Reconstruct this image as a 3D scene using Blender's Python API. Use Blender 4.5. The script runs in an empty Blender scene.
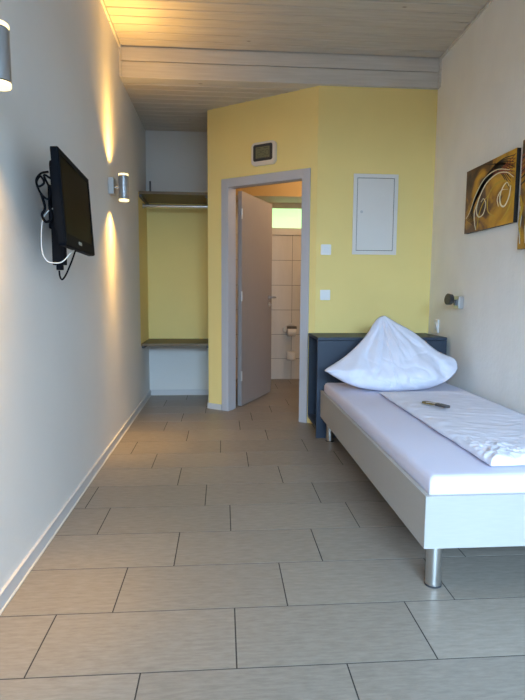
import bpy, bmesh, math, random
from mathutils import Vector, Matrix, noise
random.seed(4)
C = bpy.context.scene.collection
PI = math.pi

# ------------------------------------------------------------ materials
def mat(name, col, rough=.6, metal=0, bump=0, bscale=60, bdist=.002, var=0, vscale=5, emit=None, estr=0, stretch=(1,1,1), col2=None, spec=None, coat=0):
    m = bpy.data.materials.new(name); m.use_nodes = True
    n = m.node_tree.nodes; l = m.node_tree.links; p = n['Principled BSDF']
    p.inputs['Base Color'].default_value = (*col, 1); p.inputs['Roughness'].default_value = rough
    p.inputs['Metallic'].default_value = metal
    if spec is not None: p.inputs['Specular IOR Level'].default_value = spec
    if coat: p.inputs['Coat Weight'].default_value = coat
    tc = n.new('ShaderNodeTexCoord'); mp = n.new('ShaderNodeMapping'); mp.inputs['Scale'].default_value = stretch
    l.new(tc.outputs['Object'], mp.inputs['Vector'])
    if var or col2:
        t = n.new('ShaderNodeTexNoise'); t.inputs['Scale'].default_value = vscale; t.inputs['Detail'].default_value = 5
        l.new(mp.outputs[0], t.inputs['Vector'])
        r = n.new('ShaderNodeValToRGB'); l.new(t.outputs['Fac'], r.inputs['Fac'])
        a = col; b = col2 or tuple(max(0, c*(1-var)) for c in col)
        r.color_ramp.elements[0].color = (*b, 1); r.color_ramp.elements[1].color = (*a, 1)
        r.color_ramp.elements[0].position = .3; r.color_ramp.elements[1].position = .7
        l.new(r.outputs[0], p.inputs['Base Color'])
    if bump:
        t = n.new('ShaderNodeTexNoise'); t.inputs['Scale'].default_value = bscale; t.inputs['Detail'].default_value = 6
        l.new(mp.outputs[0], t.inputs['Vector'])
        b = n.new('ShaderNodeBump'); b.inputs['Strength'].default_value = bump; b.inputs['Distance'].default_value = bdist
        l.new(t.outputs['Fac'], b.inputs['Height']); l.new(b.outputs[0], p.inputs['Normal'])
    if emit:
        p.inputs['Emission Color'].default_value = (*emit, 1); p.inputs['Emission Strength'].default_value = estr
    return m

M = {}
M['wall'] = mat('wall_paint', (.73,.72,.71), .85, bump=.35, bscale=45, bdist=.003, var=.03, vscale=3)
M['rough_plaster'] = mat('rough_plaster', (.90,.885,.85), .9, bump=.45, bscale=40, bdist=.005, var=.05, vscale=6, stretch=(1,1,.6))
M['yellow'] = mat('yellow_paint', (.90,.72,.29), .85, bump=.3, bscale=50, bdist=.002, var=.03, vscale=3)
M['skirting'] = mat('white_skirting', (.58,.58,.60), .5, var=.03)
M['seal'] = mat('white_sealant', (.62,.61,.58), .7)
M['casing'] = mat('grey_door_casing', (.50,.50,.54), .5, var=.02)
M['leaf'] = mat('grey_door_leaf', (.31,.285,.285), .5, var=.05, vscale=8, stretch=(8,8,1))
M['seam'] = mat('rubber_and_gap_shade', (.03,.03,.035), .7)  # rubber seals and feet; also the painted shade in the bed's mitre gap
M['chrome'] = mat('brushed_chrome', (.62,.61,.60), .28, 1, bump=.1, bscale=200)
M['steel'] = mat('satin_steel', (.55,.56,.58), .35, 1)
M['alu'] = mat('grey_aluminium', (.42,.43,.46), .35, .8)
M['tvb'] = mat('black_gloss_plastic', (.004,.006,.010), .5, var=.1, spec=.12)
M['screen'] = mat('television_screen', (.006,.005,.002), .35, spec=.08)
M['black'] = mat('matt_black_plastic', (.006,.007,.010), .6, var=.1, spec=.15)
M['white_plastic'] = mat('white_plastic', (.80,.80,.82), .35, var=.02)
M['white_cable'] = mat('white_cable', (.8,.8,.8), .4, var=.02)
M['bedrail'] = mat('cream_laminate', (.41,.395,.375), .45, var=.05, vscale=6, stretch=(3,3,30), bump=.05)
M['sheet'] = mat('white_sheet', (.66,.65,.80), .9, bump=.15, bscale=25, bdist=.004)  # white cloth, with the blue of the daylight put into its colour
M['linen'] = mat('white_linen', (.73,.73,.85), .9, bump=.25, bscale=18, bdist=.006)  # white too; the lavender cast of the daylight is painted in
M['navy'] = mat('navy_laminate', (.022,.036,.066), .5, var=.08, vscale=10)
M['shelf'] = mat('brown_wood_board', (.15,.105,.055), .5, var=.25, vscale=6, stretch=(1,12,12))
M['glassend'] = mat('lit_lamp_glass', (.95,.85,.65), .3, emit=(1,.78,.36), estr=1.5)
M['darkring'] = mat('dark_metal_ring', (.10,.10,.11), .35, .9)
M['panelbox'] = mat('painted_steel_door', (.76,.74,.72), .45, var=.02)
M['thermo'] = mat('silver_plastic', (.74,.70,.66), .35, .2)
M['lcd'] = mat('lcd_glass', (.16,.155,.085), .35, var=.1)
M['digit'] = mat('lcd_digits', (.07,.07,.05), .5)
M['bathwall'] = mat('bathroom_ochre_paint', (.50,.36,.17), .8, var=.03)
M['bathwhite'] = mat('bathroom_white_paint', (.78,.75,.70), .7, var=.03)
M['win'] = mat('frosted_window_pane', (.55,.9,.6), .4, emit=(.60,.98,.50), estr=.9)
M['roll'] = mat('toilet_paper', (.88,.84,.78), .95, bump=.2, bscale=80)
M['fob'] = mat('amber_key_fob', (.20,.12,.02), .4, var=.4, vscale=40)
M['grey'] = mat('dull_dark_metal', (.09,.09,.10), .4, .7)
M['grout'] = mat('dark_grout', (.03,.028,.027), .9, var=.1)
M['dark'] = mat('outside_frame_paint', (.6,.6,.6), .6, var=.02)

def tile_mat(name, attr=True, a=(.185,.160,.136), b=(.275,.245,.212), rough=.42, grain=True):
    m = bpy.data.materials.new(name); m.use_nodes = True
    n = m.node_tree.nodes; l = m.node_tree.links; p = n['Principled BSDF']
    tc = n.new('ShaderNodeTexCoord'); mp = n.new('ShaderNodeMapping'); mp.inputs['Scale'].default_value = (5, 26, 1)
    l.new(tc.outputs['Object'], mp.inputs['Vector'])
    t = n.new('ShaderNodeTexNoise'); t.inputs['Scale'].default_value = 3.2; t.inputs['Detail'].default_value = 9; t.inputs['Roughness'].default_value = .68
    l.new(mp.outputs[0], t.inputs['Vector'])
    r = n.new('ShaderNodeValToRGB'); l.new(t.outputs['Fac'], r.inputs['Fac'])
    r.color_ramp.elements[0].color = (*a, 1); r.color_ramp.elements[1].color = (*b, 1)
    r.color_ramp.elements[0].position = .3; r.color_ramp.elements[1].position = .7
    at = n.new('ShaderNodeAttribute'); at.attribute_name = 'tone'
    hs = n.new('ShaderNodeHueSaturation'); l.new(r.outputs[0], hs.inputs['Color']); l.new(at.outputs['Fac'], hs.inputs['Value'])
    l.new(hs.outputs[0], p.inputs['Base Color'])
    p.inputs['Roughness'].default_value = rough
    bp = n.new('ShaderNodeBump'); bp.inputs['Strength'].default_value = .12; bp.inputs['Distance'].default_value = .002
    l.new(t.outputs['Fac'], bp.inputs['Height']); l.new(bp.outputs[0], p.inputs['Normal'])
    return m
M['tile'] = tile_mat('floor_tile')
M['btile'] = tile_mat('bathroom_tile', a=(.66,.63,.58), b=(.72,.69,.64), rough=.25)

def wood_mat(name, a, b):
    m = bpy.data.materials.new(name); m.use_nodes = True
    n = m.node_tree.nodes; l = m.node_tree.links; p = n['Principled BSDF']
    tc = n.new('ShaderNodeTexCoord'); mp = n.new('ShaderNodeMapping'); mp.inputs['Scale'].default_value = (1.2, 22, 22)
    l.new(tc.outputs['Object'], mp.inputs['Vector'])
    t = n.new('ShaderNodeTexNoise'); t.inputs['Scale'].default_value = 2.5; t.inputs['Detail'].default_value = 6; t.inputs['Distortion'].default_value = .4
    l.new(mp.outputs[0], t.inputs['Vector'])
    r = n.new('ShaderNodeValToRGB'); l.new(t.outputs['Fac'], r.inputs['Fac'])
    r.color_ramp.elements[0].color = (*a, 1); r.color_ramp.elements[1].color = (*b, 1)
    r.color_ramp.elements[0].position = .3; r.color_ramp.elements[1].position = .72
    # knots
    mk = n.new('ShaderNodeMapping'); mk.inputs['Scale'].default_value = (1.0, 2.0, 2.0); l.new(tc.outputs['Object'], mk.inputs['Vector'])
    v = n.new('ShaderNodeTexVoronoi'); v.inputs['Scale'].default_value = 2.6; l.new(mk.outputs[0], v.inputs['Vector'])
    kr = n.new('ShaderNodeValToRGB'); l.new(v.outputs['Distance'], kr.inputs['Fac'])
    kr.color_ramp.elements[0].color = (.45,.40,.36,1); kr.color_ramp.elements[1].color = (1,1,1,1)
    kr.color_ramp.elements[0].position = .02; kr.color_ramp.elements[1].position = .06
    mx = n.new('ShaderNodeMix'); mx.data_type = 'RGBA'; mx.blend_type = 'MULTIPLY'; mx.inputs['Factor'].default_value = 1
    l.new(r.outputs[0], mx.inputs['A']); l.new(kr.outputs[0], mx.inputs['B'])
    l.new(mx.outputs['Result'], p.inputs['Base Color']); p.inputs['Roughness'].default_value = .55
    return m
M['wood'] = wood_mat('whitewashed_boards', (.54,.48,.40), (.64,.58,.50))
M['woodb'] = wood_mat('whitewashed_beam', (.58,.54,.49), (.68,.64,.59))

def paint_mat():
    m = bpy.data.materials.new('abstract_canvas_paint'); m.use_nodes = True
    n = m.node_tree.nodes; l = m.node_tree.links; p = n['Principled BSDF']
    tc = n.new('ShaderNodeTexCoord'); mp = n.new('ShaderNodeMapping'); mp.inputs['Scale'].default_value = (1,1,1)
    l.new(tc.outputs['Object'], mp.inputs['Vector'])
    t = n.new('ShaderNodeTexNoise'); t.inputs['Scale'].default_value = 4; t.inputs['Detail'].default_value = 6; t.inputs['Distortion'].default_value = 1.4
    l.new(mp.outputs[0], t.inputs['Vector'])
    r = n.new('ShaderNodeValToRGB'); l.new(t.outputs['Fac'], r.inputs['Fac'])
    e = r.color_ramp.elements
    e[0].position = .30; e[0].color = (.035,.014,.007,1); e[1].position = .74; e[1].color = (.66,.35,.02,1)
    x = e.new(.47); x.color = (.17,.07,.02,1); x = e.new(.56); x.color = (.46,.22,.015,1)
    sp = n.new('ShaderNodeSeparateXYZ'); l.new(tc.outputs['Generated'], sp.inputs[0])
    g2 = n.new('ShaderNodeMath'); g2.operation = 'MULTIPLY_ADD'; l.new(sp.outputs['Y'], g2.inputs[0]); g2.inputs[1].default_value = -.26; g2.inputs[2].default_value = .17
    ad = n.new('ShaderNodeMath'); ad.operation = 'ADD'; l.new(t.outputs['Fac'], ad.inputs[0]); l.new(g2.outputs[0], ad.inputs[1]); l.new(ad.outputs[0], r.inputs['Fac'])
    l.new(r.outputs[0], p.inputs['Base Color']); p.inputs['Roughness'].default_value = .45
    return m
M['paint'] = paint_mat()
M['paint_edge'] = mat('canvas_edge_black', (.012,.010,.009), .6, var=.1)
M['cream'] = mat('cream_paint', (.88,.80,.55), .5, var=.1)
M['umber'] = mat('dark_umber_paint', (.035,.018,.012), .5, var=.1)
M['redp'] = mat('rust_red_paint', (.30,.055,.018), .5, var=.2)
M['goldp'] = mat('gold_paint', (.62,.38,.03), .45, var=.2)
M['whitep'] = mat('pale_paint', (.72,.68,.55), .5, var=.1)

for _n in ('tvb', 'screen', 'black'): M[_n].node_tree.nodes['Principled BSDF'].inputs['IOR'].default_value = 1.22

# ------------------------------------------------------------ mesh helpers
def obj(name, bm, m, parent=None, smooth=False, auto=None, bevel=0):
    me = bpy.data.meshes.new(name); bm.normal_update(); bm.to_mesh(me); bm.free()
    for mm in (m if isinstance(m, (list, tuple)) else [m]): me.materials.append(M[mm] if isinstance(mm, str) else mm)
    o = bpy.data.objects.new(name, me); C.objects.link(o)
    if parent: o.parent = parent
    if smooth:
        for p in me.polygons: p.use_smooth = True
    if auto is not None:
        for p in me.polygons: p.use_smooth = True
        me.set_sharp_from_angle(angle=math.radians(auto))
    if bevel:
        b = o.modifiers.new('bevel', 'BEVEL'); b.width = bevel; b.segments = 2; b.limit_method = 'ANGLE'; b.angle_limit = math.radians(40)
    return o
def box(bm, x0, x1, y0, y1, z0, z1, mi=0, rot=None):
    vs = [Vector((x, y, z)) for x in (x0, x1) for y in (y0, y1) for z in (z0, z1)]
    if rot: vs = [rot @ v for v in vs]
    v = [bm.verts.new(c) for c in vs]
    for f in ((0,1,3,2),(4,6,7,5),(0,4,5,1),(2,3,7,6),(0,2,6,4),(1,5,7,3)):
        q = bm.faces.new([v[i] for i in f]); q.material_index = mi
    return v
def bx(*a, **k):
    bm = bmesh.new(); box(bm, *a, **k); bmesh.ops.recalc_face_normals(bm, faces=bm.faces); return bm
def cyl(bm, p0, p1, r, seg=24, r2=None, mi=0, caps=True):
    p0 = Vector(p0); p1 = Vector(p1); d = p1 - p0
    q = d.to_track_quat('Z', 'Y'); r2 = r if r2 is None else r2
    a = []; b = []
    for i in range(seg):
        t = 2*PI*i/seg; e = Vector((math.cos(t), math.sin(t), 0))
        a.append(bm.verts.new(p0 + q @ (e*r))); b.append(bm.verts.new(p1 + q @ (e*r2)))
    for i in range(seg):
        j = (i+1) % seg; f = bm.faces.new((a[i], a[j], b[j], b[i])); f.material_index = mi
    if caps:
        f = bm.faces.new(a[::-1]); f.material_index = mi; f = bm.faces.new(b); f.material_index = mi
def lathe(bm, prof, origin=(0,0,0), axis='Z', seg=32):
    o = Vector(origin); rings = []
    for (r, h) in prof:
        ring = []
        for i in range(seg):
            t = 2*PI*i/seg; c, s = r*math.cos(t), r*math.sin(t)
            v = {'Z': (c, s, h), 'X': (h, c, s), 'Y': (s, h, c)}[axis]
            ring.append(bm.verts.new(o + Vector(v)))
        rings.append(ring)
    for a, b in zip(rings, rings[1:]):
        for i in range(seg):
            j = (i+1) % seg; bm.faces.new((a[i], a[j], b[j], b[i]))
    bm.faces.new(rings[0][::-1]); bm.faces.new(rings[-1])
    bmesh.ops.recalc_face_normals(bm, faces=bm.faces)
def spline(pts, n=8):
    P = [Vector(p) for p in pts]; P = [2*P[0]-P[1]] + P + [2*P[-1]-P[-2]]; out = []
    for i in range(1, len(P)-2):
        for k in range(n):
            t = k/n; a, b, c, d = P[i-1:i+3]
            out.append(.5*((2*b)+(c-a)*t+(2*a-5*b+4*c-d)*t*t+(3*b-a-3*c+d)*t**3))
    out.append(P[-2]); return out
def tube(bm, pts, r, seg=8, n=6, taper=None, flat=None):
    L = spline(pts, n); N = len(L); prev = None; rings = []
    up = None
    for i, p in enumerate(L):
        t = (L[min(i+1, N-1)] - L[max(i-1, 0)]).normalized()
        if up is None: up = t.orthogonal().normalized()
        up = (up - t*up.dot(t)).normalized(); s = t.cross(up)
        rr = r*(taper(i/(N-1)) if taper else 1)
        rings.append([bm.verts.new(p + (up*math.cos(2*PI*k/seg) + s*math.sin(2*PI*k/seg))*rr) for k in range(seg)])
    for a, b in zip(rings, rings[1:]):
        for k in range(seg):
            j = (k+1) % seg; bm.faces.new((a[k], a[j], b[j], b[k]))
    bm.faces.new(rings[0][::-1]); bm.faces.new(rings[-1])
    if flat:   # flatten against a plane x = const
        for ring in rings:
            for v in ring: v.co.x = flat + (v.co.x - flat)*.35
    bmesh.ops.recalc_face_normals(bm, faces=bm.faces)
def prism(bm, pts, z0, z1):
    a = [bm.verts.new((x, y, z0)) for x, y in pts]; b = [bm.verts.new((x, y, z1)) for x, y in pts]
    n = len(pts)
    for i in range(n): bm.faces.new((a[i], a[(i+1) % n], b[(i+1) % n], b[i]))
    bm.faces.new(a[::-1]); bm.faces.new(b); bmesh.ops.recalc_face_normals(bm, faces=bm.faces)
def rrect(w, h, r, seg=5):
    out = []
    for cx, cy, a in ((w/2-r, h/2-r, 0), (-w/2+r, h/2-r, 90), (-w/2+r, -h/2+r, 180), (w/2-r, -h/2+r, 270)):
        for k in range(seg+1):
            t = math.radians(a + 90*k/seg); out.append((cx + r*math.cos(t), cy + r*math.sin(t)))
    return out
def plate(bm, outline, Mx, t0, t1):
    """extrude a 2D outline (u,v) along w between t0 and t1; Mx maps (u,v,w) to the world"""
    a = [bm.verts.new(Mx @ Vector((u, v, t0))) for u, v in outline]; b = [bm.verts.new(Mx @ Vector((u, v, t1))) for u, v in outline]
    n = len(outline)
    for i in range(n): bm.faces.new((a[i], a[(i+1) % n], b[(i+1) % n], b[i]))
    bm.faces.new(a[::-1]); bm.faces.new(b); bmesh.ops.recalc_face_normals(bm, faces=bm.faces)
def frame4(origin, u, v, w):
    m = Matrix.Identity(4)
    for i, c in enumerate((Vector(u), Vector(v), Vector(w), Vector(origin))): m.col[i][:3] = c
    return m
def thing(name, label, cat, loc=(0,0,0), group=None):
    o = bpy.data.objects.new(name, None); C.objects.link(o); o.location = loc; o.empty_display_size = .05
    if label: o['label'] = label
    if cat: o['category'] = cat
    if group: o['group'] = group
    return o
def place(parent):    # parts are written in world coordinates, move them under the thing's base
    bpy.context.view_layer.update()
    for c in parent.children: c.matrix_parent_inverse = parent.matrix_world.inverted()
def tag(o, label, cat, group=None):
    o['label'] = label; o['category'] = cat
    if group: o['group'] = group
    return o
def struct(o, label=None):
    o['kind'] = 'structure'
    if label: o['label'] = label
    return o

# ------------------------------------------------------------ dimensions
XL, XR, YN, YB, Y0 = -.765, 1.70, 5.61, 4.31, -1.30
ZB, ZL, ZH = 2.685, 2.685, 2.905
CX = .749                                         # corner between the angled and the bed wall
AW = Vector((.5935, .8048, 0))                    # into the angled wall
AD = Vector((.8048, -.5935, 0))                   # along it, left to right
A0 = Vector((-.132, 4.959, 0))                    # left end of the angled wall face
def aw(s, d, z): return A0 + AD*s + AW*d + Vector((0, 0, z))
AL = (Vector((CX, YB, 0)) - A0).length            # ~1.12

# ------------------------------------------------------------ floor
def tone_attr(o, per_face):
    at = o.data.attributes.new('tone', 'FLOAT', 'FACE')
    for i, v in enumerate(per_face): at.data[i].value = v
bm = bmesh.new(); tones = []
known = {-1:.363, 0:.039, 1:.224, 2:.404, 3:.035, 4:.508, 5:.344, 6:.16, 7:.583, 8:.334, 9:.137}
box(bm, XL-.1, 1.9, Y0-.1, 6.8, -.08, -.0015, mi=1); tones += [1]*6
ph = 1.4439; g = .0023
for k in range(-10, 18):
    off = known.get(k, (.2*k*.97+.11) % .6); y0 = ph + k*.3 + g; y1 = y0 + .3 - 2*g
    for i in range(-3, 5):
        x0 = off + .6*i + g; x1 = x0 + .6 - 2*g
        if x1 < XL or x0 > 1.75: continue
        x0 = max(x0, XL-.05); x1 = min(x1, 1.78); yy0 = max(y0, Y0-.05); yy1 = min(y1, 6.7)
        if yy1 - yy0 < .02: continue
        box(bm, x0, x1, yy0, yy1, -.001, 0, mi=0); tones += [random.uniform(.93, 1.07)]*6
fl = obj('floor', bm, ['tile', 'grout']); tone_attr(fl, tones); struct(fl)

# ------------------------------------------------------------ walls
def wall(name, bm, m): return struct(obj(name, bm, m))
# left wall: white, with the yellow band painted in the niche
bm = bmesh.new()
yn, zn0, zn1 = 5.06, .57, 1.985
def quadx(bm, x, y0, y1, z0, z1, mi):
    f = bm.faces.new([bm.verts.new(c) for c in ((x,y0,z0),(x,y1,z0),(x,y1,z1),(x,y0,z1))]); f.material_index = mi
box(bm, XL-.12, XL, Y0, yn, 0, 3.3)
box(bm, XL-.12, XL, yn, YN+.12, 0, zn0); box(bm, XL-.12, XL, yn, YN+.12, zn1, 3.3)
box(bm, XL-.12, XL, yn, YN+.12, zn0, zn1, mi=1)
bmesh.ops.recalc_face_normals(bm, faces=bm.faces)
wall('wall_left', bm, ['wall', 'yellow'])
bm = bmesh.new()
box(bm, XL, -.13, YN, YN+.12, 0, zn0); box(bm, XL, -.13, YN, YN+.12, zn1, 3.0); box(bm, XL, -.13, YN, YN+.12, zn0, zn1, mi=1)
bmesh.ops.recalc_face_normals(bm, faces=bm.faces)
wall('wall_back', bm, ['wall', 'yellow'])
wall('wall_right', bx(XR, XR+.12, Y0, 6.75, 0, 3.4), 'rough_plaster')
# bed wall and angled wall (yellow, plan polygons)
bm = bmesh.new(); prism(bm, [(CX, YB), (XR, YB), (XR, YB+.10), (CX+.05, YB+.10)], 0, 2.75); wall('wall_bed', bm, 'yellow')
T = .10
so0, so1 = .170+.02, AL-.058-.03                     # structural opening along the wall
ZD = 2.02
def ap(s, d): v = aw(s, d, 0); return (v.x, v.y)
so0, so1 = .210, .980
bm = bmesh.new()
prism(bm, [ap(0,0), ap(so0,0), ap(so0,T), (-.04, A0.y+.10), (-.04, YN+.12), (-.132, YN+.12)], 0, 2.75)
prism(bm, [ap(so1,0), (CX,YB), (CX+.05,YB+.10), ap(so1,T)], 0, 2.75)
prism(bm, [ap(so0,0), ap(so1,0), ap(so1,T), ap(so0,T)], ZD+.005, 2.75)
wall('wall_angled', bm, 'yellow')
# wall behind the camera with a large glazed opening
bm = bmesh.new()
box(bm, XL-.12, -.55, Y0-.2, Y0, 0, 3.3); box(bm, 1.6, XR+.12, Y0-.2, Y0, 0, 3.3); box(bm, -.55, 1.6, Y0-.2, Y0, 2.2, 3.3)
wall('wall_front', bm, 'wall')
bm = bmesh.new()
for a in ((-.55,-.49,0,2.2), (.5,.56,0,2.2), (1.54,1.6,0,2.2), (-.49,1.54,0,.06), (-.49,1.54,2.14,2.2)): box(bm, a[0], a[1], Y0-.13, Y0-.07, a[2], a[3])
struct(obj('window_1', bm, 'dark'))

# bathroom behind the angled wall
YF = 6.60
bm = bmesh.new()
box(bm, -.04, 1.70, YF+.02, YF+.12, 0, 1.81, 0); 
box(bm, -.04, .58, YF+.02, YF+.12, 1.81, 2.5, 0); box(bm, 1.05, 1.70, YF+.02, YF+.12, 1.81, 2.5, 0); box(bm, .58, 1.05, YF+.02, YF+.12, 2.10, 2.5, 0)
box(bm, -.04, 1.70, 6.18, YF+.02, 2.165, 2.5, 1)
for f in bm.faces[-6:]:
    f.normal_update()
    f.material_index = 0 if abs(f.normal.z) > .5 else 1
struct(obj('wall_bathroom', bm, ['bathwhite', 'bathwall']))
bm = bmesh.new(); box(bm, -.132, -.04, YN+.12, YF+.12, 0, 2.5); struct(obj('wall_bathroom_side', bm, 'bathwall'))
bm = bmesh.new(); prism(bm, [ap(.16,T+.002), ap(AL-.03,T+.002), (1.70, YB+.105), (1.70, 6.72), (-.04, 6.72), (-.04, 5.02)], 2.5, 2.56)
struct(obj('ceiling_bathroom', bm, 'bathwhite'))
bm = bmesh.new(); tones = []
box(bm, -.04, 1.70, YF+.006, YF+.02, 0, 1.776, mi=1); tones += [1]*6
for i in range(-2, 3):
    for k in range(7):
        x0 = .855 + .6*i + .002; z0 = -.045 + .3035*k + .002; x1 = x0 + .596; z1 = z0 + .2995
        x0 = max(x0, -.04); x1 = min(x1, 1.69); z0 = max(z0, 0.0); z1 = min(z1, 1.776)
        if x1 - x0 < .02 or z1 - z0 < .01: continue
        box(bm, x0, x1, YF, YF+.008, z0, z1, mi=0); tones += [random.uniform(.97, 1.03)]*6
o = obj('wall_tiling', bm, ['btile', 'grout']); tone_attr(o, tones); struct(o)
w = thing('window_2', None, None, (.815, YF, 1.776)); w['kind'] = 'structure'
obj('window_sill', bx(.56, 1.07, YF-.02, YF+.08, 1.778, 1.81), 'bathwhite', w)
obj('window_pane', bx(.58, 1.05, YF+.045, YF+.055, 1.81, 2.10), 'win', w)
bm = bmesh.new()
box(bm, .58, 1.05, YF+.03, YF+.07, 1.81, 1.865); box(bm, .58, .60, YF+.03, YF+.07, 1.865, 2.10); box(bm, 1.03, 1.05, YF+.03, YF+.07, 1.865, 2.10)
obj('window_frame', bm, 'bathwhite', w); place(w)

# ------------------------------------------------------------ ceilings of boards
def zc(y): return ZH + .035*(4.28 - y)
bm = bmesh.new(); gap = .009; pw = .102
y = 4.27
while y > Y0 - .2:
    y0 = y - pw
    vs = []
    for yy, dz in ((y, 0.0), (y-.004, -.004), (y0+gap+.004, -.004), (y0+gap, 0), (y0+gap, .022), (y0, .022)):
        vs.append((yy, zc(yy)+.004+dz))
    for (ya, za), (yb, zb) in zip(vs, vs[1:]):
        f = bm.faces.new([bm.verts.new(c) for c in ((XL,ya,za),(XR,ya,za),(XR,yb,zb),(XL,yb,zb))])
    y = y0
box(bm, XL, XR, Y0-.2, 4.27, 3.14, 3.18)
struct(obj('ceiling', bm, 'wood'))
bm = bmesh.new(); y = 4.40
while y < YN:
    y1 = min(y + pw, YN)
    vs = ((y, .022), (y+.008, .022), (y+.008, 0), (y+.013, -.004), (y1-.004, -.004), (y1, 0))
    for (ya, za), (yb, zb) in zip(vs, vs[1:]):
        bm.faces.new([bm.verts.new(c) for c in ((XL,ya,ZL+za),(XR,ya,ZL+za),(XR,yb,ZL+zb),(XL,yb,ZL+zb))])
    y = y1
box(bm, XL, XR, 4.40, YN+.1, ZL+.03, ZL+.08)
struct(obj('ceiling_lower', bm, 'wood'))
bm = bmesh.new()
box(bm, XL, XR, 4.285, 4.40, ZL-.002, 2.99)
box(bm, XL, XR, 4.272, 4.285, ZL-.004, 2.795)
box(bm, XL, XR, 4.272, 4.285, 2.801, 2.899)
struct(obj('trim_beam', bm, 'woodb', bevel=.002))
# small edge battens where boards meet the walls
bm = bmesh.new()
for xa, xb in ((XL, XL+.014), (XR-.014, XR)):
    ya, yb = Y0, 4.27
    v = [bm.verts.new(c) for c in ((xa,ya,zc(ya)-.018),(xb,ya,zc(ya)-.018),(xb,yb,zc(yb)-.018),(xa,yb,zc(yb)-.018),(xa,ya,zc(ya)),(xb,ya,zc(ya)),(xb,yb,zc(yb)),(xa,yb,zc(yb)))]
    for f in ((0,1,2,3),(0,4,5,1),(1,5,6,2),(2,6,7,3),(3,7,4,0)): bm.faces.new([v[i] for i in f])
box(bm, XL, XL+.014, 4.255, 4.272, ZL, 2.899); box(bm, XR-.014, XR, 4.25, 4.272, ZL, 2.899)
struct(obj('trim_batten', bm, 'woodb'))

# ------------------------------------------------------------ skirting
def skirt(name, pts, d=.011, h=.058):
    bm = bmesh.new()
    (ax, ay), (bx_, by) = pts; a = Vector((ax, ay, 0)); b = Vector((bx_, by, 0)); t = (b-a).normalized(); n = Vector((t.y, -t.x, 0))
    def rb(d0, d1, z0, z1, mi):
        vs = [a+n*d0, b+n*d0, b+n*d1, a+n*d1]
        lo = [bm.verts.new(v+Vector((0,0,z0))) for v in vs]; hi = [bm.verts.new(v+Vector((0,0,z1))) for v in vs]
        for i in range(4): f = bm.faces.new((lo[i], lo[(i+1)%4], hi[(i+1)%4], hi[i])); f.material_index = mi
        for q in (lo[::-1], hi): f = bm.faces.new(q); f.material_index = mi
    rb(0, d, .003, h, 0); rb(0, d+.006, 0, .005, 1)
    bmesh.ops.recalc_face_normals(bm, faces=bm.faces)
    return struct(obj(name, bm, ['skirting', 'seal']))
skirt('baseboard_left', ((XL, Y0), (XL, YN)))
skirt('baseboard_back', ((XL+.017, YN), (-.132, YN)))
a, b = ap(0, 0), ap(.155, 0); skirt('baseboard_angled', (a, b), h=.05)
skirt('baseboard_right', ((XR, YB-.42-.05), (XR, Y0)))
skirt('baseboard_block', ((-.132, YN-.017), (-.132, A0.y)), h=.05)

# ------------------------------------------------------------ door in the angled wall
d = thing('door_1', None, None, aw(.6, 0, 0)); d['kind'] = 'structure'
cs0, cs1 = .160, 1.037                                # outer edges of the casing
cw = .062; zt = 2.068
RM = frame4(A0, AD, AW, (0,0,1))
def abox(bm, s0, s1, d0, d1, z0, z1): box(bm, s0, s1, d0, d1, z0, z1, rot=RM)
bm = bmesh.new()
abox(bm, cs0, cs0+cw, -.013, .0, 0, zt); abox(bm, cs1-cw, cs1, -.013, 0, 0, zt); abox(bm, cs0+cw, cs1-cw, -.013, 0, zt-cw-.01, zt)
fi0, fi1 = cs0+cw-.006, cs1-cw+.006
abox(bm, fi0-.0, fi0+.018, -.011, .075, 0, ZD-.008); abox(bm, fi1-.018, fi1, -.011, .075, 0, ZD-.008); abox(bm, fi0+.018, fi1-.018, -.011, .075, ZD-.026, ZD-.008)
abox(bm, fi0, fi0+.006, .078, .125, 0, ZD-.008); abox(bm, fi1-.006, fi1, .078, .125, 0, ZD-.008); abox(bm, fi0+.006, fi1-.006, .078, .125, ZD-.014, ZD-.008)
bmesh.ops.recalc_face_normals(bm, faces=bm.faces)
obj('door_frame', bm, 'casing', d, bevel=.002)
bm = bmesh.new()
abox(bm, fi0+.006, fi0+.012, .0755, .079, 0, ZD-.03); abox(bm, fi1-.012, fi1-.006, .0755, .079, 0, ZD-.03); abox(bm, fi0+.012, fi1-.012, .0755, .079, ZD-.026, ZD-.020)
obj('door_seal', bm, 'seam', d)
# leaf, swung into the bathroom
la = Vector((.176, 4.992, 0)); lb = Vector((.523, 5.725, 0)); ld = (lb-la).normalized(); ln = Vector((ld.y, -ld.x, 0)); LW = (lb-la).length
LM = frame4(la, ld, ln, (0,0,1))
leaf = obj('door_leaf', bx(0, LW, -.040, 0, .008, 2.000), 'leaf', d, bevel=.002)
for v in leaf.data.vertices: v.co = LM @ v.co
hd = bmesh.new()
hs = LW - .075
def lv(s, n, z): return LM @ Vector((s, n, z))
cyl(hd, lv(hs,0,1.03), lv(hs,.009,1.03), .026); cyl(hd, lv(hs,.009,1.03), lv(hs,.068,1.03), .010)
tube(hd, [lv(hs+.005,.068,1.03), lv(hs-.02,.07,1.03), lv(hs-.11,.070,1.03)], .011)
cyl(hd, lv(hs,-.040,1.03), lv(hs,-.049,1.03), .026); cyl(hd, lv(hs,-.049,1.03), lv(hs,-.09,1.03), .010)
tube(hd, [lv(hs+.005,-.09,1.03), lv(hs-.03,-.093,1.03), lv(hs-.12,-.090,1.03)], .0095)
obj('door_handle', hd, 'alu', leaf, auto=40)
hd = bmesh.new(); cyl(hd, lv(hs,0,.955), lv(hs,.008,.955), .025); cyl(hd, lv(hs,.008,.955), lv(hs,.03,.955), .008); box(hd, -.006,.006,-.012,.012,.0,.001, rot=Matrix.Translation(lv(hs,.03,.955)))
obj('lock_rosette', hd, 'chrome', leaf, auto=40)
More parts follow.
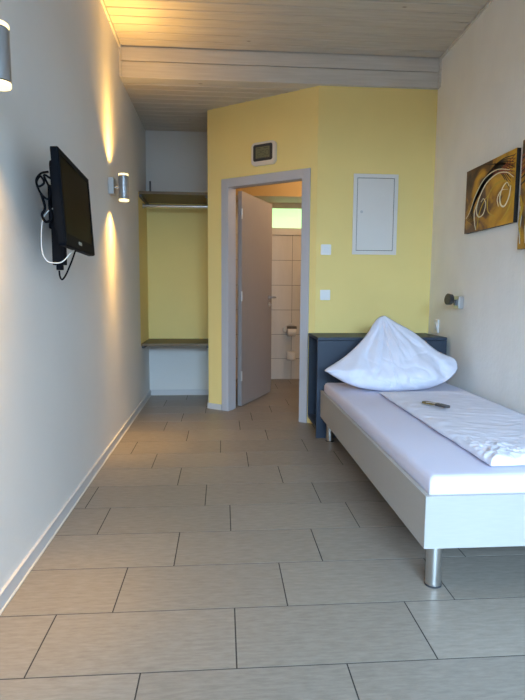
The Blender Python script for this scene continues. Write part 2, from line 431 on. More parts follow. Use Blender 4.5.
for zz in (.25, 1.0, 1.75):
    hb = bmesh.new(); cyl(hb, lv(-.004,.004,zz), lv(-.004,.004,zz+.09), .008); obj('hinge', hb, 'chrome', leaf, auto=40)
place(d)

# ------------------------------------------------------------ toilet roll holders
t = thing('toilet_roll_holder', 'chrome holder with lid and hanging toilet roll on bathroom tiles, the upper one', 'toilet roll holder', (.845, YF, .62))
bm = bmesh.new(); cyl(bm, (.845,YF,.685), (.845,YF-.012,.685), .024); cyl(bm, (.845,YF-.012,.685), (.845,YF-.05,.685), .008)
obj('wall_mount', bm, 'chrome', t, auto=40)
bm = bmesh.new(); tube(bm, [(.77,YF-.05,.665),(.745,YF-.05,.64),(.745,YF-.05,.605),(.775,YF-.05,.59),(.80,YF-.07,.60)], .006)
tube(bm, [(.77,YF-.05,.665),(.845,YF-.05,.688),(.90,YF-.05,.67)], .006); cyl(bm, (.77,YF-.07,.60), (.91,YF-.07,.60), .006)
obj('wire_arm', bm, 'chrome', t, auto=40)
bm = bmesh.new()
for k in range(4):
    t0, t1 = [math.radians(100 + 12*q) for q in (k, k+1)]
    vs = []
    for tt in (t0, t1):
        for rr in (.062, .064): vs.append((YF-.07 + rr*math.cos(tt)*.9, .605 + rr*math.sin(tt)))
    a_ = [bm.verts.new((.785, y, z)) for y, z in (vs[0], vs[1], vs[3], vs[2])]; b_ = [bm.verts.new((.905, y, z)) for y, z in (vs[0], vs[1], vs[3], vs[2])]
    for i in range(4): bm.faces.new((a_[i], a_[(i+1)%4], b_[(i+1)%4], b_[i]))
obj('lid', bm, 'grey', t)
bm = bmesh.new(); lathe(bm, [(.020,.0),(.052,.0),(.055,.004),(.055,.096),(.052,.10),(.020,.10)], (.795, YF-.07, .60), 'X')
rl = obj('toilet_roll', bm, 'roll', t, auto=40); place(t)
t = thing('spare_roll_holder', 'spare toilet roll standing on a low wall peg, below the lidded holder', 'toilet roll holder', (.845, YF, .30))
bm = bmesh.new(); cyl(bm, (.845,YF,.27), (.845,YF-.01,.27), .02); tube(bm, [(.845,YF-.01,.27),(.845,YF-.05,.245),(.845,YF-.07,.25),(.845,YF-.07,.32),(.845,YF-.07,.375)], .006)
obj('peg', bm, 'chrome', t, auto=40)
bm = bmesh.new()
prof = [(.018,.355),(.050,.355),(.055,.350),(.055,.262),(.050,.257),(.018,.257),(.018,.355)]
rings = [[bm.verts.new((.845 + r*math.cos(2*PI*i/28), YF-.07 + r*math.sin(2*PI*i/28), z)) for i in range(28)] for r, z in prof[:-1]]
for q in range(len(rings)):
    A, B = rings[q], rings[(q+1) % len(rings)]
    for i in range(28): bm.faces.new((A[i], A[(i+1)%28], B[(i+1)%28], B[i]))
bmesh.ops.recalc_face_normals(bm, faces=bm.faces)
obj('toilet_roll', bm, 'roll', t, auto=40); place(t)

# ------------------------------------------------------------ niche: shelves, rail, bracket
def shelf(z, th, nm, label):
    t = thing(nm, label, 'shelf', (-.46, 5.33, z-th))
    obj('board', bx(XL+.002, -.134, 5.075, YN-.002, z-th, z), 'shelf', t, bevel=.002)
    for x0, x1 in ((XL+.002, XL+.024), (-.156, -.134)):
        obj('support_batten', bx(x0, x1, 5.10, YN-.002, z-th-.024, z-th-.0005), 'grey', t)
    place(t)
shelf(1.995, .026, 'wardrobe_shelf', 'dark brown wooden shelf board high in the alcove above the clothes rail')
shelf(.597, .024, 'wardrobe_shelf', 'brown wooden shelf board at knee height in the alcove, over the white wall')
t = thing('clothes_rail', 'chrome clothes rail across the alcove just under the upper shelf', 'clothes rail', (-.46, 5.34, 1.90))
bm = bmesh.new(); cyl(bm, (XL+.008, 5.34, 1.905), (-.140, 5.34, 1.905), .0145, 20); obj('rod', bm, 'chrome', t, auto=40)
for x0, x1 in ((XL+.001, XL+.009), (-.141, -.133)):
    bm = bmesh.new(); cyl(bm, (x0, 5.34, 1.905), (x1, 5.34, 1.905), .026, 20); obj('socket', bm, 'chrome', t, auto=40)
place(t)
bm = bmesh.new()
box(bm, -.735, -.717, YN-.004, YN, 2.04, 2.19); box(bm, -.731, -.721, YN-.02, YN-.004, 2.05, 2.18)
tag(obj('angle_bracket', bm, 'grey', bevel=.002), 'small dark metal bracket on the grey wall above the upper alcove shelf', 'bracket')

# ------------------------------------------------------------ wall sconces
def sconce(Y, Z, label):
    t = thing('wall_sconce', label, 'wall lamp', (XL, Y, Z), 'cylindrical up and down lights on the left wall')
    cx = XL + .095; r = .034; h = .148
    bm = bmesh.new(); box(bm, XL, XL+.036, Y-.045, Y+.045, Z-.055+.005, Z+.055+.005); obj('wall_plate', bm, 'steel', t, bevel=.003)
    bm = bmesh.new(); cyl(bm, (XL+.036, Y, Z), (cx-r+.003, Y, Z), .009); obj('arm', bm, 'steel', t, auto=40)
    bm = bmesh.new(); cyl(bm, (cx, Y, Z-h/2), (cx, Y, Z+h/2), r, 40); obj('lamp_body', bm, 'alu', t, auto=40)
    for s in (-1, 1):
        bm = bmesh.new()
        lathe(bm, [(r*.90, 0), (r*.90, s*.004)], (cx, Y, Z+s*h/2), seg=40)
        rg = obj('ring', bm, 'darkring', t, auto=40)
        bm = bmesh.new()
        lathe(bm, [(r*.99, s*.004), (r, s*.006), (r, s*.013), (r*.93, s*.017)], (cx, Y, Z+s*h/2), seg=40)
        obj('glass', bm, 'glassend', t, auto=50)
        for en, sz in ((27, 116), (36, 62), (50, 36)):
          li = bpy.data.lights.new('sconce_beam', 'SPOT'); li.energy = en; li.color = (1, .56, .13); li.spot_size = math.radians(sz); li.spot_blend = 1; li.shadow_soft_size = .012
          lo = bpy.data.objects.new('sconce_beam', li); C.objects.link(lo); lo.location = (cx, Y, Z + s*(h/2+.022)); lo.rotation_euler = (0 if s < 0 else PI, 0, 0)
          lo.parent = t; lo.matrix_parent_inverse = Matrix.Translation((-XL, -Y, -Z))
    for c in list(t.children):
        if c.type == 'MESH': c.matrix_parent_inverse = Matrix.Translation((-XL, -Y, -Z))
sconce(3.80, 1.787, 'lit grey cylinder wall lamp with square plate, between television and alcove')
sconce(1.745, 1.787, 'lit grey cylinder wall lamp cut off at the upper left picture edge, nearest the viewer')

# ------------------------------------------------------------ television
tY, tZ, W, H, yaw, tilt = 2.335, 1.430, .566, .356, .050, -.058
h_ = Vector((-math.sin(yaw), math.cos(yaw), 0)); n_ = Vector((math.cos(yaw), math.sin(yaw), 0))
v_ = Vector((0,0,1))*math.cos(tilt) + n_*math.sin(tilt); nn = h_.cross(v_).normalized()
roll_ = -.008
h2 = h_*math.cos(roll_) + v_*math.sin(roll_); v2 = v_*math.cos(roll_) - h_*math.sin(roll_)
TM = frame4((-.765+.163, tY, tZ), h2, v2, nn)
tv = thing('television', 'black flat-screen television with dark screen, mounted on the left wall', 'television', (-.765+.13, tY, tZ-.18))
bm = bmesh.new(); plate(bm, rrect(W, H, .012), TM, -.024, 0)
bm2 = rrect(W*.86, H*.80, .03); plate(bm, bm2, TM, -.042, -.024)
obj('housing', bm, 'tvb', tv, auto=35)
bm = bmesh.new()   # raised bezel ring around the screen
sw, sh, sy = W-.056, H-.072, .010
for u0, u1, q0, q1 in ((-W/2+.004, W/2-.004, H/2-.026+.0, H/2-.004), (-W/2+.004, W/2-.004, -H/2+.004, -H/2+.046), (-W/2+.004, -W/2+.028, -H/2+.046, H/2-.026), (W/2-.028, W/2-.004, -H/2+.046, H/2-.026)):
    plate(bm, [(u0,q0),(u1,q0),(u1,q1),(u0,q1)], TM, 0, .004)
obj('bezel', bm, 'tvb', tv)
bm = bmesh.new(); plate(bm, [(-W/2+.028,-H/2+.046),(W/2-.028,-H/2+.046),(W/2-.028,H/2-.026),(-W/2+.028,H/2-.026)], TM, 0, .0015); obj('screen', bm, 'screen', tv)
bm = bmesh.new(); plate(bm, [(p-.035, q-H/2+.027) for p, q in rrect(.060, .013, .006)], TM, .004, .0052)
obj('badge', bm, mat('badge_silver', (.45,.45,.43), .4, .2), tv)
place(tv)
# wall bracket
br = thing('television_bracket', 'black swivel arm bracket behind the television on the left wall', 'bracket', (XL, 2.50, 1.45))
obj('wall_plate', bx(XL, XL+.012, 2.47, 2.53, 1.36, 1.55), 'black', br, bevel=.003)
bm = bmesh.new(); cyl(bm, (XL+.035,2.50,1.39), (XL+.035,2.50,1.52), .014); box(bm, XL+.012, XL+.035, 2.486, 2.514, 1.40, 1.51); tube(bm, [(XL+.035,2.50,1.455),(XL+.060,2.42,1.455),(XL+.080,2.34,1.452),(XL+.112,2.33,1.452)], .013)
obj('arm', bm, 'black', br, auto=40)
place(br)
# slim black receiver hanging below
rb = thing('receiver_box', 'slim upright black box hanging under the television beside the wall', 'receiver box', (-.655, 2.25, 1.19))
bm = bmesh.new(); box(bm, -.684, -.634, 2.235, 2.27, 1.190, 1.385); obj('case', bm, 'black', rb, bevel=.004)
bm = bmesh.new(); box(bm, -.672, -.646, 2.245, 2.262, 1.170, 1.190); obj('plug', bm, 'black', rb, bevel=.002); place(rb)
bm = bmesh.new(); tube(bm, [(-.668,2.235,1.415),(-.690,2.215,1.395),(-.706,2.205,1.36),(-.714,2.21,1.30),(-.716,2.22,1.24),(-.700,2.225,1.205),(-.670,2.225,1.197),(-.640,2.225,1.203),(-.612,2.235,1.235),(-.606,2.30,1.262)], .0026)
tag(obj('white_cable', bm, 'white_cable', smooth=True), 'thin white cable looping down behind and under the television', 'cable')
bm = bmesh.new(); tube(bm, [(-.663,2.254,1.168),(-.662,2.258,1.145),(-.655,2.262,1.132),(-.640,2.262,1.15),(-.622,2.264,1.19),(-.611,2.275,1.225),(-.608,2.31,1.262)], .0035)
tag(obj('black_cable', bm, 'black', smooth=True), 'short black cable dangling lowest below the television', 'cable')
bm = bmesh.new(); tube(bm, [(-.672,2.19,1.545),(-.695,2.175,1.535),(-.712,2.17,1.51),(-.706,2.17,1.485),(-.685,2.175,1.50),(-.700,2.18,1.525),(-.715,2.18,1.50),(-.700,2.18,1.46),(-.676,2.185,1.44),(-.668,2.19,1.475),(-.688,2.185,1.53),(-.664,2.19,1.52)], .0042)
tube(bm, [(-.700,2.18,1.46),(-.690,2.19,1.41),(-.702,2.19,1.38),(-.690,2.195,1.355),(-.668,2.20,1.37),(-.676,2.20,1.42)], .0052)
tag(obj('cable_bundle', bm, 'black', smooth=True), 'tangled bundle of black cable tucked behind the television edge', 'cable')

# ------------------------------------------------------------ thermometer / room display over the door
ts, tz = (.505), 2.232
c0 = aw(0,0,0)
TH = frame4(aw(.603, 0, 2.232), AD, (0,0,1), -AW)
t = thing('wall_display', 'small silver room display with black-edged grey screen, above the door', 'wall display', aw(.603, 0, 2.14))
bm = bmesh.new(); plate(bm, rrect(.235, .186, .035, 6), TH, 0, .026); plate(bm, rrect(.222, .172, .03, 6), TH, .026, .031); obj('housing', bm, 'thermo', t, auto=35)
bm = bmesh.new(); plate(bm, [(u, v+.006) for u, v in rrect(.186, .134, .016, 4)], TH, .031, .034); obj('screen_surround', bm, 'seam', t)
bm = bmesh.new(); plate(bm, [(u, v+.006) for u, v in rrect(.136, .090, .004, 2)], TH, .034, .0355)
scn = obj('screen', bm, 'lcd', t)
bm = bmesh.new()
segs = {'h': [(-.012,.012,.018,.022),(-.012,.012,-.002,.002),(-.012,.012,-.022,-.018)], 'l': [(-.016,-.012,.002,.018),(-.016,-.012,-.018,-.002)], 'r': [(.012,.016,.002,.018),(.012,.016,-.018,-.002)]}
for cx_, parts in ((-.035,[segs['h'][0],segs['r'][0],segs['h'][1],segs['l'][1],segs['h'][2]]),(.005,[segs['h'][0],segs['l'][0],segs['h'][1],segs['r'][1],segs['h'][2]]),(.045,[segs['h'][0],segs['l'][0],segs['l'][1],segs['r'][0],segs['r'][1],segs['h'][2]])):
    for u0,u1,q0,q1 in parts: plate(bm, [(cx_+u0,q0),(cx_+u1,q0),(cx_+u1,q1),(cx_+u0,q1)], TH, .0355, .0362)
for u0,u1,q0,q1 in ((-.060,-.020,.036,.043),(.010,.055,.036,.043),(-.055,.055,-.038,-.034)): plate(bm, [(u0,q0),(u1,q0),(u1,q1),(u0,q1)], TH, .0355, .0362)
obj('digits', bm, 'digit', scn)
place(t)

# ------------------------------------------------------------ fuse box, switches
FM = frame4((1.222, YB, 1.708), (1,0,0), (0,0,1), (0,-1,0))
t = thing('fuse_box', 'flush white metal fuse box door on the yellow wall above the bed', 'fuse box', (1.222, YB, 1.395))
fw, fh = .362, .632
bm = bmesh.new()
for u0,u1,q0,q1 in ((-fw/2,-fw/2+.03,-fh/2,fh/2),(fw/2-.03,fw/2,-fh/2,fh/2),(-fw/2+.03,fw/2-.03,fh/2-.03,fh/2),(-fw/2+.03,fw/2-.03,-fh/2,-fh/2+.03)):
    plate(bm, [(u0,q0),(u1,q0),(u1,q1),(u0,q1)], FM, 0, .010)
obj('frame', bm, 'panelbox', t, bevel=.0015)
bm = bmesh.new(); plate(bm, [(-fw/2+.03,-fh/2+.03),(fw/2-.03,-fh/2+.03),(fw/2-.03,fh/2-.03),(-fw/2+.03,fh/2-.03)], FM, 0, .002); obj('back_plate', bm, 'seam', t)
bm = bmesh.new(); plate(bm, [(-fw/2+.034,-fh/2+.034),(fw/2-.034,-fh/2+.034),(fw/2-.034,fh/2-.034),(-fw/2+.034,fh/2-.034)], FM, .002, .008); dr = obj('door', bm, 'panelbox', t, bevel=.001)
bm = bmesh.new(); cyl(bm, FM @ Vector((-.112,.02,.008)), FM @ Vector((-.112,.02,.011)), .011); obj('lock', bm, 'steel', dr, auto=40); place(t)
def switch(Z, nm, label, cat, kind):
    Mx = frame4((.828, YB, Z), (1,0,0), (0,0,1), (0,-1,0))
    t = thing(nm, label, cat, (.828, YB, Z-.04))
    bm = bmesh.new(); plate(bm, rrect(.082,.082,.006,3), Mx, 0, .009); obj('frame', bm, 'white_plastic', t, auto=35, bevel=.001)
    bm = bmesh.new()
    if kind: plate(bm, rrect(.056,.056,.003,2), Mx, .009, .013); obj('rocker', bm, 'white_plastic', t, bevel=.001)
    else:
        plate(bm, rrect(.052,.052,.003,2), Mx, .009, .013); r_ = obj('cover', bm, 'white_plastic', t, bevel=.001)
        bm = bmesh.new(); cyl(bm, Mx @ Vector((-.008,.002,.013)), Mx @ Vector((-.008,.002,.022)), .013); obj('dial', bm, 'white_plastic', r_, auto=40)
    place(t)
switch(1.427, 'room_thermostat', 'small square white control with round dial, upper of two on the yellow wall', 'thermostat', 0)
switch(1.065, 'light_switch', 'square white rocker light switch, lower of two on the yellow wall', 'light switch', 1)

# ------------------------------------------------------------ right wall: socket and reading lamp
SM = frame4((XR, 4.135, .825), (0,-1,0), (0,0,1), (-1,0,0))
t = thing('wall_socket', 'white wall socket low on the right wall just above the headboard end', 'socket', (XR, 4.135, .785))
bm = bmesh.new(); plate(bm, rrect(.082,.105,.006,3), SM, 0, .012); obj('frame', bm, 'white_plastic', t, auto=35)
bm = bmesh.new(); cyl(bm, SM @ Vector((0,.0,.012)), SM @ Vector((0,.0,.018)), .028); obj('insert', bm, 'white_plastic', t, auto=40); place(t)
t = thing('reading_lamp', 'small metal swivel reading spotlight on the white wall beside the bed', 'reading lamp', (XR, 3.72, 1.02))
RL = frame4((XR, 3.722, 1.020), (0,-1,0), (0,0,1), (-1,0,0))
bm = bmesh.new(); plate(bm, rrect(.085,.088,.008,3), RL, 0, .036); obj('wall_plate', bm, 'steel', t, bevel=.003)
bm = bmesh.new(); cyl(bm, RL @ Vector((0,.0,.036)), RL @ Vector((-.004,.008,.062)), .008); box(bm, -.014,.014,-.02,.02,.036,.05, rot=RL); obj('joint', bm, 'grey', t, auto=40)
bm = bmesh.new(); hc = RL @ Vector((.0,.022,.088)); dn = Vector((-.93,-.16,.10)).normalized()
cyl(bm, hc - dn*.014, hc + dn*.014, .038, 28, r2=.040); cyl(bm, hc - dn*.03, hc - dn*.014, .016, 28, r2=.034)
hdm = obj('lamp_head', bm, 'darkring', t, auto=40)
bm = bmesh.new(); cyl(bm, hc + dn*.014, hc + dn*.0155, .034, 28); obj('lens', bm, mat('unlit_lamp_lens', (.10,.085,.07), .4, .2, var=.3, vscale=60), hdm); place(t)

# ------------------------------------------------------------ paintings
def painting(y0, y1, z0, z1, label, strokes):
    t = thing('canvas_painting', label, 'painting', (XR, (y0+y1)/2, z0), 'abstract canvases on the right wall')
    xf = XR - .026
    bm = bmesh.new(); box(bm, xf, XR-.001, y0, y1, z0, z1)
    bmesh.ops.recalc_face_normals(bm, faces=bm.faces)
    for f in bm.faces: f.material_index = 0 if f.normal.x < -.9 else 1
    obj('canvas', bm, ['paint', 'paint_edge'], t)
    # strokes: (material, radius, [(u, v)...]) u: 0 far edge .. 1 near edge, v: 0 bottom .. 1 top
    by = {}
    for m_, r, pts in strokes: by.setdefault(m_, []).append((r, pts))
    names = {'cream': 'cream_swirls', 'umber': 'dark_brush_strokes', 'redp': 'rust_red_strokes', 'goldp': 'gold_strokes', 'whitep': 'pale_strokes'}
    for lvl, (m_, ls) in enumerate(by.items()):
        bm = bmesh.new()
        for r, pts in ls:
            xx = xf - .0008 - .0004*lvl
            P = [Vector((xx, y1 + (y0-y1)*u, z0 + (z1-z0)*v)) for u, v in pts]
            L = spline(P, 8); N = len(L); prev = None
            for i, p in enumerate(L):
                tt = L[min(i+1,N-1)] - L[max(i-1,0)]; tt.x = 0; tt.normalize(); s = Vector((0, -tt.z, tt.y))*r*(.35+.65*math.sin(PI*min(1, i/(N-1)+.08)))
                a_ = bm.verts.new(p+s); b_ = bm.verts.new(p-s); c_ = bm.verts.new(p+s+Vector((.0008+.0004*lvl,0,0))); d_ = bm.verts.new(p-s+Vector((.0008+.0004*lvl,0,0)))
                if prev:
                    for q in ((prev[0],a_,b_,prev[1]), (prev[0],prev[2],c_,a_), (prev[1],b_,d_,prev[3])): bm.faces.new(q)
                prev = (a_, b_, c_, d_)
        obj(names[m_], bm, m_, t)
    place(t)
rnd = random.Random(7)
st = []
# dark fan strokes top right, sweeping to lower left
for k in range(11):
    a = k/8
    st.append(('umber', .0034+.0030*rnd.random(), [(.97-.05*a, .92-.35*a), (.72-.03*a, .93-.12*a), (.45-.04*a, .80-.13*a), (.22-.02*a, .52-.1*a), (.06+.015*k, .20-.02*k*.5)]))
for k in range(7):
    st.append(('umber', .0026, [(.36+.08*k,.99-.02*k),(.50+.06*k,.95-.02*k),(.74+.03*k,.88-.015*k),(.98,.80-.01*k)]))
for k in range(6):
    st.append(('redp', .0035, [(.99,.93-.06*k),(.86,.86-.03*k),(.72,.80-.01*k),(.58,.76+.02*k)]))
st += [('goldp', .007, [(.95,.50),(.80,.62),(.62,.60),(.50,.45),(.52,.25),(.66,.15)]), ('goldp', .006, [(.99,.40),(.90,.20),(.78,.06)]),
       ('goldp', .005, [(.30,.05),(.33,.25),(.42,.42),(.58,.55)])]
st += [('cream', .0044, [(.97,.62),(.85,.72),(.66,.76),(.45,.68),(.30,.47),(.27,.30),(.33,.21),(.42,.24),(.46,.38),(.41,.47),(.36,.43)]),
       ('cream', .0034, [(.90,.74),(.66,.82),(.42,.77),(.24,.58),(.12,.34),(.03,.24)]),
       ('cream', .0034, [(.27,.42),(.22,.28),(.24,.12),(.27,.02)]),
       ('cream', .0050, [(.93,.52),(.90,.36),(.83,.26),(.76,.30),(.74,.42),(.79,.54),(.86,.58),(.90,.52)]),
       ('cream', .0028, [(.72,.28),(.69,.38),(.72,.46),(.78,.50),(.88,.48)])]
painting(3.035, 3.665, 1.495, 1.912, 'wide abstract canvas of brown and gold with cream swirls, above the bed', st)
st = []
for k in range(5): st.append(('umber', .008, [(0.0,.60+.06*k),(.3,.66+.05*k),(.7,.60+.04*k),(1,.5+.05*k)]))
for k in range(5): st.append(('redp', .008, [(0.0,.70+.04*k),(.4,.78+.03*k),(.9,.80)]))
for k in range(7): st.append(('whitep', .007, [(.02+.13*k,.40),(.05+.13*k,.30-.03*(k%3)),(.03+.14*k,.18),(.06+.13*k,.05)]))
for k in range(6): st.append(('goldp', .010, [(.0+.16*k,.50),(.06+.15*k,.38),(.02+.16*k,.24),(.08+.15*k,.1)]))
painting(2.575, 2.975, 1.335, 1.935, 'tall gold and white abstract canvas cut off by the right picture edge', st)

# ------------------------------------------------------------ headboard unit
t = thing('headboard', 'navy blue boxy headboard with a ledge, between the bed and the yellow wall', 'headboard', (1.19, 4.09, 0))
hx0, hx1, hy0, hy1, hz = .695, 1.672, 3.868, 4.296, .757
obj('front_panel', bx(hx0, hx1, hy0, hy0+.022, 0, hz-.024), 'navy', t, bevel=.0015)
bm = bmesh.new(); prism(bm, [(hx0,hy0-.002),(hx1,hy0-.002),(hx1,hy1),(.792,hy1),(hx0,hy1)][:5], hz-.022, hz)
obj('top_board', bm, 'navy', t, bevel=.0015)
obj('inner_panel', bx(hx0+.25, hx0+.27, hy0+.024, hy1-.02, .0, hz-.024), 'navy', t)
obj('back_panel', bx(hx0+.004, hx1-.03, hy1-.016, hy1, .07, hz-.024), 'navy', t)
obj('bottom_board', bx(hx0+.001, hx1-.03, hy0+.024, hy1-.018, .07, .088), 'navy', t)
obj('side_panel', bx(hx1-.022, hx1, hy0+.024, hy1-.002, 0, hz-.024), 'navy', t)
place(t)

# ------------------------------------------------------------ bed
t = thing('bed', 'single bed with cream laminate frame on round chrome legs, beneath the bedding', 'bed', (1.21, 2.83, 0))
bx0, bx1, by0, by1, bz0, bz1 = .722, 1.684, 1.808, 3.862, .168, .364
bm = bmesh.new(); prism(bm, [(bx0,by0-.0145),(bx0+.02,by0+.004),(bx0+.02,by1),(bx0,by1)], bz0, bz1)
obj('side_rail', bm, 'bedrail', t, bevel=.0008)
obj('side_rail', bx(bx1-.020, bx1, by0+.003, by1, bz0, bz1), 'bedrail', t, bevel=.0012)
bm = bmesh.new(); prism(bm, [(bx0,by0-.017),(bx1,by0-.017),(bx1,by0),(bx0+.017,by0)], bz0, bz1)
obj('foot_rail', bm, 'bedrail', t, bevel=.0008)
bm = bmesh.new(); prism(bm, [(bx0+.0012,by0-.0153),(bx0+.0165,by0),(bx0+.0185,by0+.0020),(bx0+.0012,by0-.0140)], bz0+.001, bz1-.002)
obj('mitre_gap_shade', bm, 'seam', t)  # dark filler standing in for the shade inside the open mitre gap
obj('head_rail', bx(bx0+.022, bx1-.022, by1-.020, by1, bz0, bz1-.05), 'bedrail', t)
bm = bmesh.new()
for k in range(12): box(bm, bx0+.022, bx1-.022, by0+.06+k*.165, by0+.13+k*.165, bz0+.055, bz0+.068)
obj('slats', bm, 'shelf', t)
for x in (.784, 1.63):
    for y in (1.846, 3.79):
        bm = bmesh.new(); lathe(bm, [(.026,0),(.030,.001),(.030,.010),(.0285,.011),(.0285,bz0)], (x, y, 0), seg=36)
        o = obj('leg', bm, 'chrome', t, auto=40)
        bm = bmesh.new(); lathe(bm, [(.0310,.001),(.0310,.008)], (x,y,0), seg=36); obj('leg_foot', bm, 'seam', o, auto=40)
place(t)

# soft things ------------------------------------------------
def soft_slab(x0, x1, y0, y1, z0, z1, nx, ny, rad, disp, hfun=None, und=.0):
    """closed slab with rounded rim; disp(x,y)->extra height of the top; hfun(u,v)->outline shift"""
    bm = bmesh.new()
    def edge(t, n): return t
    top = []; bot = []
    for j in range(ny+1):
        rt = []; rb_ = []
        for i in range(nx+1):
            # cluster toward the rim
            u = i/nx; v = j/ny
            uu = .5 - .5*math.cos(PI*u); vv = .5 - .5*math.cos(PI*v)
            uu = .6*uu + .4*u; vv = .6*vv + .4*v
            x = x0 + (x1-x0)*uu; y = y0 + (y1-y0)*vv
            dx = min(x-x0, x1-x); dy = min(y-y0, y1-y)
            # corner rounding
            e = min(dx, dy)
            f = 1 if e >= rad else math.sqrt(max(0, 1 - (1-e/rad)**2))
            if hfun:
                sx, sy = hfun(x, y); 
            else: sx = sy = 0
            zt_ = (z0 + (z1-z0)*(.5 + .5*f) + disp(x, y)*f) if not und else (z1 - rad*.8*(1-f) + disp(x, y)*f)
            zb_ = z0 + (z1-z0)*(.5 - .5*f) + und
            rt.append(bm.verts.new((x+sx, y+sy, zt_)))
            if (i in (0, nx) or j in (0, ny)) and not und: rb_.append(rt[-1])
            else: rb_.append(bm.verts.new((x+sx, y+sy, max(z0, zb_) if not und else z0)))
        top.append(rt); bot.append(rb_)
    for j in range(ny):
        for i in range(nx):
            bm.faces.new((top[j][i], top[j][i+1], top[j+1][i+1], top[j+1][i]))
            q = (bot[j][i], bot[j+1][i], bot[j+1][i+1], bot[j][i+1])
            if len(set(q)) >= 3:
                try: bm.faces.new(q)
                except ValueError: pass
    if und:
        for j in range(ny):
            for i in (0, nx): bm.faces.new((top[j][i], top[j+1][i], bot[j+1][i], bot[j][i]))
        for i in range(nx):
            for j in (0, ny): bm.faces.new((top[j][i], top[j][i+1], bot[j][i+1], bot[j][i]))
    bmesh.ops.recalc_face_normals(bm, faces=bm.faces)
    return bm
def nz(x, y, z=0, s=1): return noise.noise(Vector((x*s, y*s, z)))
mz = .238
def mdisp(x, y): return .0025*nz(x, y, 3, 3) + .0015*nz(x*1.0, y*.4, 9, 14)
bm = soft_slab(bx0+.0215, bx1-.0215, by0+.002, by1-.024, .30, .430, 60, 90, .030, mdisp, None, 1)
mt = thing('mattress', 'mattress under a smooth white fitted sheet, in the cream bed frame', 'mattress', (1.2, 2.83, mz))
obj('fitted_sheet', bm, 'sheet', mt, smooth=True)
obj('mattress_core', bx(bx0+.026, bx1-.026, by0+.006, by1-.030, mz, .2995), 'sheet', mt, bevel=.004)
place(mt)

# folded duvet
def ridge(d, w): return math.exp(-(d/w)**2)
def ddisp(x, y):
    def rg(u, v, z): return 1 - min(1, abs(noise.noise(Vector((u, v, z))))*3.2)
    h = .004*nz(x, y, 1, 5) + .0035*rg(x*5 + y*2, y*9, 5) + .0022*rg(x*7, y*19, 2)
    dx = x - 1.0; dy = y - 1.90
    cr = math.exp(-((dx/.28)**2 + (dy/.30)**2))
    h += cr*(.010 + .010*rg(x*16, y*16, 7) + .007*rg(x*30, y*26, 4) + .008*nz(x, y, 4, 12))
    h += math.exp(-(dy/.16)**2)*(.004 + .008*rg(x*9, y*17, 9))
    h += math.exp(-(dx/.08)**2)*(.006*rg(x*8, y*11, 12))
    return h*.8
def dshift(x, y):
    return (.006*nz(y, 0, 21, 4) + .004*nz(y, x, 3, 11), .008*nz(x, 0, 31, 5) + .006*nz(x, y, 8, 14))
bm = soft_slab(1.003, 1.585, 1.880, 3.33, .4325, .456, 150, 230, .05, ddisp, dshift)
tag(obj('duvet', bm, 'linen', smooth=True), 'white duvet folded into a long crumpled strip on the mattress', 'duvet')

# pillow, peaked, leaning against the headboard
OUT = [(.688,.565),(.760,.606),(.836,.650),(.905,.700),(.979,.762),(1.03,.815),(1.068,.862),(1.100,.895),(1.128,.914),(1.155,.922),(1.180,.915),(1.232,.880),(1.29,.848),(1.345,.815),(1.40,.770),(1.453,.720),(1.50,.682),(1.55,.658),(1.598,.640),(1.614,.626),(1.620,.600),(1.612,.568),(1.575,.530),(1.504,.488),(1.39,.452),(1.30,.440),(1.214,.436),(1.13,.434),(1.044,.436),(.96,.446),(.88,.462),(.81,.488),(.751,.520),(.71,.545)]
def leanY(z): return 3.44 + (z-.43)*.34/.49
cxp, czp = 1.15, .60
bm = bmesh.new(); NR = 40
pts = [Vector((x, 0, z)) for x, z in OUT]
# resample closed outline
dense = []
n0 = len(pts)
for i in range(n0):
    a, b, c, d_ = pts[i-1], pts[i], pts[(i+1) % n0], pts[(i+2) % n0]
    for k in range(8):
        tt = k/8; dense.append(.5*((2*b)+(c-a)*tt+(2*a-5*b+4*c-d_)*tt*tt+(3*b-a-3*c+d_)*tt**3))
NS = len(dense)
def pil(side):
    rings = []
    for r_ in range(NR):
        f = (r_/NR); ring = []
        for s_, p in enumerate(dense):
            x = cxp + (p.x-cxp)*(1-f); z = czp + (p.z-czp)*(1-f)
            e = f                                    # 0 at the seam .. 1 centre
            prof = math.sin(min(1, e*1.25)*PI/2)**.62
            low = max(0, min(1, (.92-z)/.45))
            T = (.03 + .125*low) * prof * (1 - .6*max(0, min(1, (x-1.42)/.2)))
            ang = math.atan2(z-.93, x-1.155)
            wr = .026*noise.noise(Vector((ang*5.5, 2.2*math.hypot(x-1.155, z-.93), 4 if side > 0 else 9)))
            wr += .018*noise.noise(Vector((x*9, z*6 + x*4, 2))) + .008*noise.noise(Vector((x*24, z*18, 2)))
            wr -= .011*max(0, 1 - abs(noise.noise(Vector((ang*4.2 + 1.5*z, 3.0*math.hypot(x-1.155, z-.93), 11))))*7)
            wr -= .007*max(0, 1 - abs(noise.noise(Vector((x*6 + z*5, z*9 - x*3, 17))))*8)
            wr *= min(1, e*4)
            if side > 0: y = leanY(z) - T*.95 - wr
            else: y = min(leanY(z) + T*.75 + wr, 3.862)
            zz = z
            if side > 0: zz = max(.432, z - .035*prof*(1-low*.2)*max(0, (.60-z)/.17)*0)
            ring.append((x, y, zz))
        rings.append(ring)
    return rings
F = pil(1); B = pil(-1)
seam = [bm.verts.new(v) for v in F[0]]
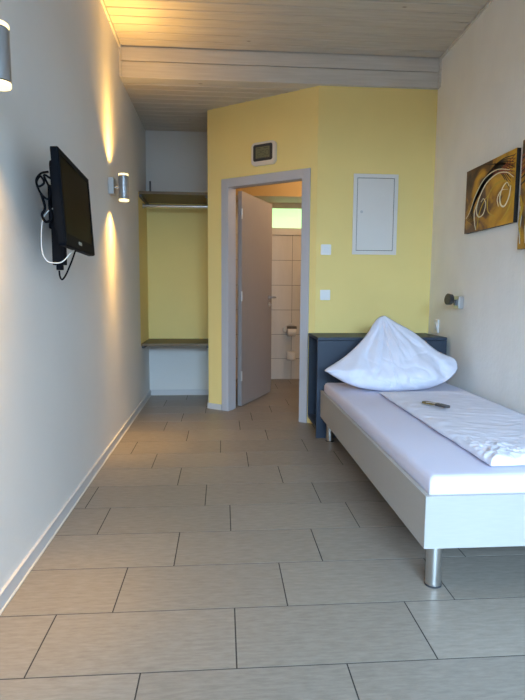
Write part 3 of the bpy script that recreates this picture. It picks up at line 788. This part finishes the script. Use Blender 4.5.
def skin(R, flip):
    prev = seam
    for ring in R[1:]:
        cur = [bm.verts.new(v) for v in ring]
        for i in range(NS):
            j = (i+1) % NS; q = (prev[i], prev[j], cur[j], cur[i]); bm.faces.new(q[::-1] if flip else q)
        prev = cur
    c = Vector((0,0,0))
    for v in prev: c += v.co
    cv = bm.verts.new(c/NS)
    for i in range(NS):
        q = (prev[i], prev[(i+1) % NS], cv); bm.faces.new(q[::-1] if flip else q)
skin(F, False); skin(B, True)
bmesh.ops.recalc_face_normals(bm, faces=bm.faces)
pl_ = tag(obj('pillow', bm, 'linen', smooth=True), 'large white pillow set up to a peak, leaning on the navy headboard', 'pillow')

# ------------------------------------------------------------ key on the duvet
kz = .470
t = thing('room_key', 'room key with amber fob and dark tag lying on the folded duvet', 'key', (1.21, 2.80, kz))
def flat(outline, cx, cy, ang, z0, z1):
    bm = bmesh.new(); Mx = frame4((cx, cy, 0), (math.cos(ang), math.sin(ang), 0), (-math.sin(ang), math.cos(ang), 0), (0,0,1)); plate(bm, outline, Mx, z0, z1); return bm
obj('key_fob', flat(rrect(.080, .042, .020, 6), 1.150, 2.865, math.radians(-52), kz, kz+.010), 'fob', t, bevel=.002)
obj('key_tag', flat(rrect(.088, .042, .016, 6), 1.188, 2.772, math.radians(-66), kz+.003, kz+.015), 'grey', t, bevel=.002)
bm = bmesh.new(); R_ = [(1.174+.018*math.cos(a_*PI/6), 2.81+.018*math.sin(a_*PI/6), kz+.014) for a_ in range(13)]; tube(bm, R_, .002); obj('key_ring', bm, 'chrome', t, smooth=True)
kb = flat([(0,-.004),(.035,-.004),(.040,0),(.035,.004),(0,.004)], 1.163, 2.835, math.radians(150), kz+.010, kz+.0125); plate(kb, rrect(.026,.022,.009,5), frame4((1.166,2.83,0),(1,0,0),(0,1,0),(0,0,1)), kz+.010, kz+.0125)
obj('key_blade', kb, 'chrome', t); place(t)

# ------------------------------------------------------------ lights
def area(name, loc, rot, sx, sy, e, col):
    li = bpy.data.lights.new(name, 'AREA'); li.shape = 'RECTANGLE'; li.size = sx; li.size_y = sy; li.energy = e; li.color = col
    o = bpy.data.objects.new(name, li); C.objects.link(o); o.location = loc; o.rotation_euler = rot; return o
area('daylight', (-.35, -4.0, 3.35), (math.radians(64), 0, 0), 5.0, 3.2, 2350, (.50,.75,1.0))
li = bpy.data.lights.new('bathroom_light', 'POINT'); li.energy = 13; li.color = (1,.66,.38); li.shadow_soft_size = .08
o = bpy.data.objects.new('bathroom_light', li); C.objects.link(o); o.location = (1.15, 5.5, 2.35)
w = bpy.data.worlds.new('World'); bpy.context.scene.world = w; w.use_nodes = True
w.node_tree.nodes['Background'].inputs[0].default_value = (.62,.80,1,1); w.node_tree.nodes['Background'].inputs[1].default_value = .6

# ------------------------------------------------------------ camera
cam = bpy.data.cameras.new('camera'); co = bpy.data.objects.new('camera', cam); C.objects.link(co)
cam.sensor_fit = 'VERTICAL'; cam.sensor_height = 24; cam.lens = 534.7305/700*24; cam.clip_start = .02
r = Vector((.99724,-.07397,.00596)); u = Vector((.00209,.10827,.99412)); f = Vector((.07418,.99137,-.10813))
co.matrix_world = frame4((0,0,1.087), r, u, -f)
s = bpy.context.scene; s.camera = co
s.view_settings.view_transform = 'Standard'; s.view_settings.look = 'None'; s.view_settings.gamma = 1; s.view_settings.use_curve_mapping = False
s.view_settings.exposure = .16
